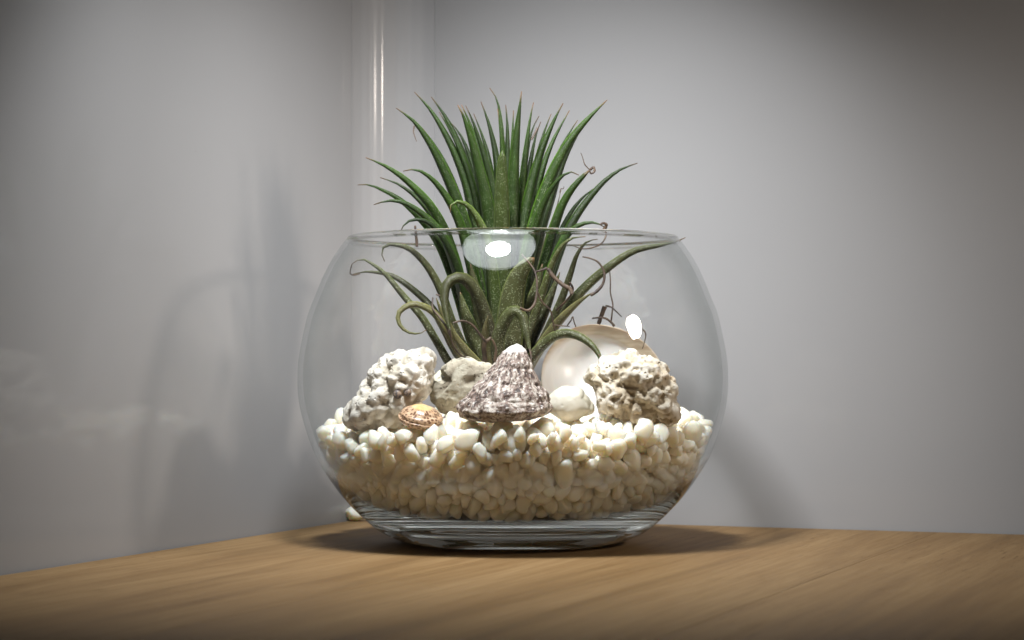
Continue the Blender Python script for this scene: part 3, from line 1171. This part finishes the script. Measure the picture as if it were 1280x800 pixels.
# ---- low front leaves and hooks
leaf([(566, 424), (560, 402), (556, 378), (558, 358), (567, 349), (580, 349), (593, 364), (604, 390), (612, 420), (618, 446)], 21, -0.022, -0.052, 0.25, O_, chan=0.5)
leaf([(664, 444), (659, 420), (654, 396), (645, 388), (636, 392), (627, 408), (621, 428), (622, 452)], 21, -0.030, -0.050, 0.25, O_, chan=0.5)
leaf([(755, 466), (748, 443), (732, 426), (712, 418), (694, 421), (678, 434), (664, 452)], 16, -0.020, -0.052, -0.35, O_)
leaf([(588, 330), (592, 355), (598, 385), (606, 420), (614, 450)], 26, -0.014, -0.018, 0.2, O_)
leaf([(668, 322), (652, 338), (643, 360), (638, 390), (636, 425), (634, 455)], 34, -0.022, -0.034, 0.0, O_, chan=0.3, wb=1.1, blunt=0.6)
leaf([(678, 330), (672, 360), (662, 395), (650, 430), (642, 455)], 26, -0.016, -0.02, -0.3, O_)
leaf([(700, 340), (690, 368), (678, 398), (662, 430), (648, 455)], 22, -0.012, -0.014, -0.4, O_)
leaf([(575, 365), (580, 390), (590, 420), (604, 450)], 24, -0.020, -0.022, 0.4, O_)
leaf([(545, 372), (553, 395), (566, 425), (584, 456)], 16, -0.01, -0.012, 0.5, CU)
leaf([(610, 395), (606, 415), (608, 440), (616, 462)], 18, -0.028, -0.036, 0.2, CU)
leaf([(560, 398), (568, 420), (582, 440), (600, 462)], 16, -0.026, -0.036, 0.4, CU)
# ---- more spikes between the main ones
for q_, w_, a_, b_, r_ in [
    ([(549, 140), (566, 170), (581, 205), (594, 250), (603, 310), (612, 410)], 13, 0.002, 0.004, 0.5),
    ([(528, 160), (548, 188), (565, 222), (580, 265), (593, 325), (606, 420)], 13, 0.008, 0.018, -0.5),
    ([(592, 142), (602, 168), (611, 200), (617, 245), (622, 310), (626, 410)], 12, 0.008, 0.020, 0.4),
    ([(622, 136), (625, 160), (628, 195), (629, 245), (630, 320), (630, 410)], 12, 0.000, 0.002, 0.3),
    ([(642, 138), (641, 165), (640, 200), (638, 250), (636, 330), (634, 410)], 12, 0.008, 0.016, -0.3),
    ([(689, 142), (681, 162), (672, 192), (664, 228), (656, 280), (645, 400)], 13, 0.008, 0.016, 0.5),
    ([(722, 150), (708, 172), (694, 200), (682, 235), (672, 280), (654, 400)], 13, 0.010, 0.024, 0.5),
    ([(475, 222), (497, 230), (518, 245), (538, 268), (555, 300), (575, 360), (595, 430)], 12, 0.006, 0.006, 0.4),
    ([(748, 232), (732, 244), (716, 263), (702, 290), (688, 330), (664, 410)], 12, 0.010, 0.02, -0.5)]:
    leaf(q_, w_, a_, b_, r_)
# ---- leaves on the far side of the rosette
rb = random.Random(5)
for (tx, ty) in [(592, 190), (643, 175), (682, 190), (575, 215), (700, 225)]:
    bx = 632 + (tx - 632) * 0.18
    my = (ty + 400) / 2
    leaf([(tx, ty), (632 + (tx - 632) * 0.82, ty + (my - ty) * 0.4), (632 + (tx - 632) * 0.55, my), (bx, 400)], rb.uniform(12, 17), 0.016, rb.uniform(0.035, 0.055), rb.uniform(-0.5, 0.5))

# ---- dried curls
thread([(738, 212), (742, 209), (743, 214), (739, 217), (737, 213)], 2.2, 1.2, -0.018, -0.02)
thread([(738, 213), (732, 207), (730, 203), (728, 196), (726, 191)], 1.1, 0.5, -0.018, -0.018)
thread([(700, 241), (701, 236), (704, 236), (705, 233)], 1.0, 0.5, 0.0, 0.0)
thread([(755, 287), (758, 281), (754, 279), (750, 281)], 3.0, 1.6, -0.02, -0.022)
thread([(757, 288), (757, 296), (752, 304), (742, 309), (728, 311), (714, 306)], 1.6, 0.6, -0.02, -0.03)
thread([(518, 157), (517, 165), (519, 172), (521, 177)], 1.3, 0.5, -0.01, -0.012)
thread([(519, 291), (521, 300), (521, 308), (519, 282)], 2.2, 1.6, -0.02, -0.02)
thread([(440, 330), (438, 338), (438, 342), (442, 344), (450, 342)], 0.9, 1.2, -0.012, 0.006)
thread([(541, 372), (541, 385), (549, 396), (558, 408), (562, 418)], 1.4, 2.2, -0.02, -0.036)
thread([(545, 368), (552, 371), (556, 379)], 1.2, 1.4, -0.02, -0.02)
thread([(566, 404), (578, 401), (590, 406), (600, 418), (607, 426), (614, 422)], 1.4, 2.4, -0.055, -0.045)
thread([(607, 425), (605, 436), (606, 450), (602, 464)], 3.2, 4.5, -0.045, -0.04)
thread([(562, 412), (566, 430), (576, 444), (588, 448)], 1.8, 1.0, -0.055, -0.05)
thread([(615, 424), (620, 436), (618, 452)], 1.6, 2.4, -0.046, -0.044)
thread([(652, 318), (661, 328), (668, 338), (671, 350), (671, 365), (668, 380), (660, 388), (650, 385)], 1.3, 2.2, -0.045, -0.055)
thread([(668, 340), (676, 338), (684, 335)], 1.4, 2.0, -0.045, -0.042)
thread([(685, 336), (692, 346), (702, 355), (712, 361), (715, 368)], 3.2, 3.4, -0.042, -0.045)
thread([(712, 353), (716, 360), (714, 368), (706, 378), (695, 388)], 1.5, 2.0, -0.045, -0.03)
thread([(672, 366), (678, 378), (688, 388), (691, 402), (694, 414)], 1.5, 1.2, -0.05, -0.045)
thread([(728, 321), (738, 323), (748, 328), (755, 340), (754, 354), (746, 364), (738, 369)], 1.0, 2.8, -0.03, -0.034)
thread([(762, 338), (763, 352), (763, 366), (766, 380), (765, 392), (764, 401)], 0.9, 1.3, 0.0, 0.005)
thread([(756, 383), (752, 394), (748, 405)], 3.8, 3.2, -0.004, -0.002)
thread([(740, 398), (748, 397), (757, 398), (764, 403), (768, 408)], 1.2, 2.2, -0.006, -0.006)
thread([(757, 382), (764, 384), (771, 390), (777, 396)], 1.6, 0.9, -0.006, -0.01)
thread([(795, 411), (802, 411), (807, 417), (806, 426), (803, 436)], 1.4, 0.6, -0.004, -0.004)
thread([(709, 407), (714, 400), (716, 396), (718, 404), (720, 409)], 1.1, 0.8, -0.03, -0.03)
thread([(690, 406), (700, 407), (712, 408)], 1.0, 0.8, -0.04, -0.04)
thread([(748, 443), (755, 453), (757, 463), (754, 472), (748, 478)], 1.3, 0.5, -0.052, -0.058)
thread([(662, 436), (664, 446), (663, 456), (659, 464)], 1.8, 0.5, -0.052, -0.07)
thread([(672, 160), (668, 168), (664, 175)], 2.0, 1.4, -0.004, -0.006)
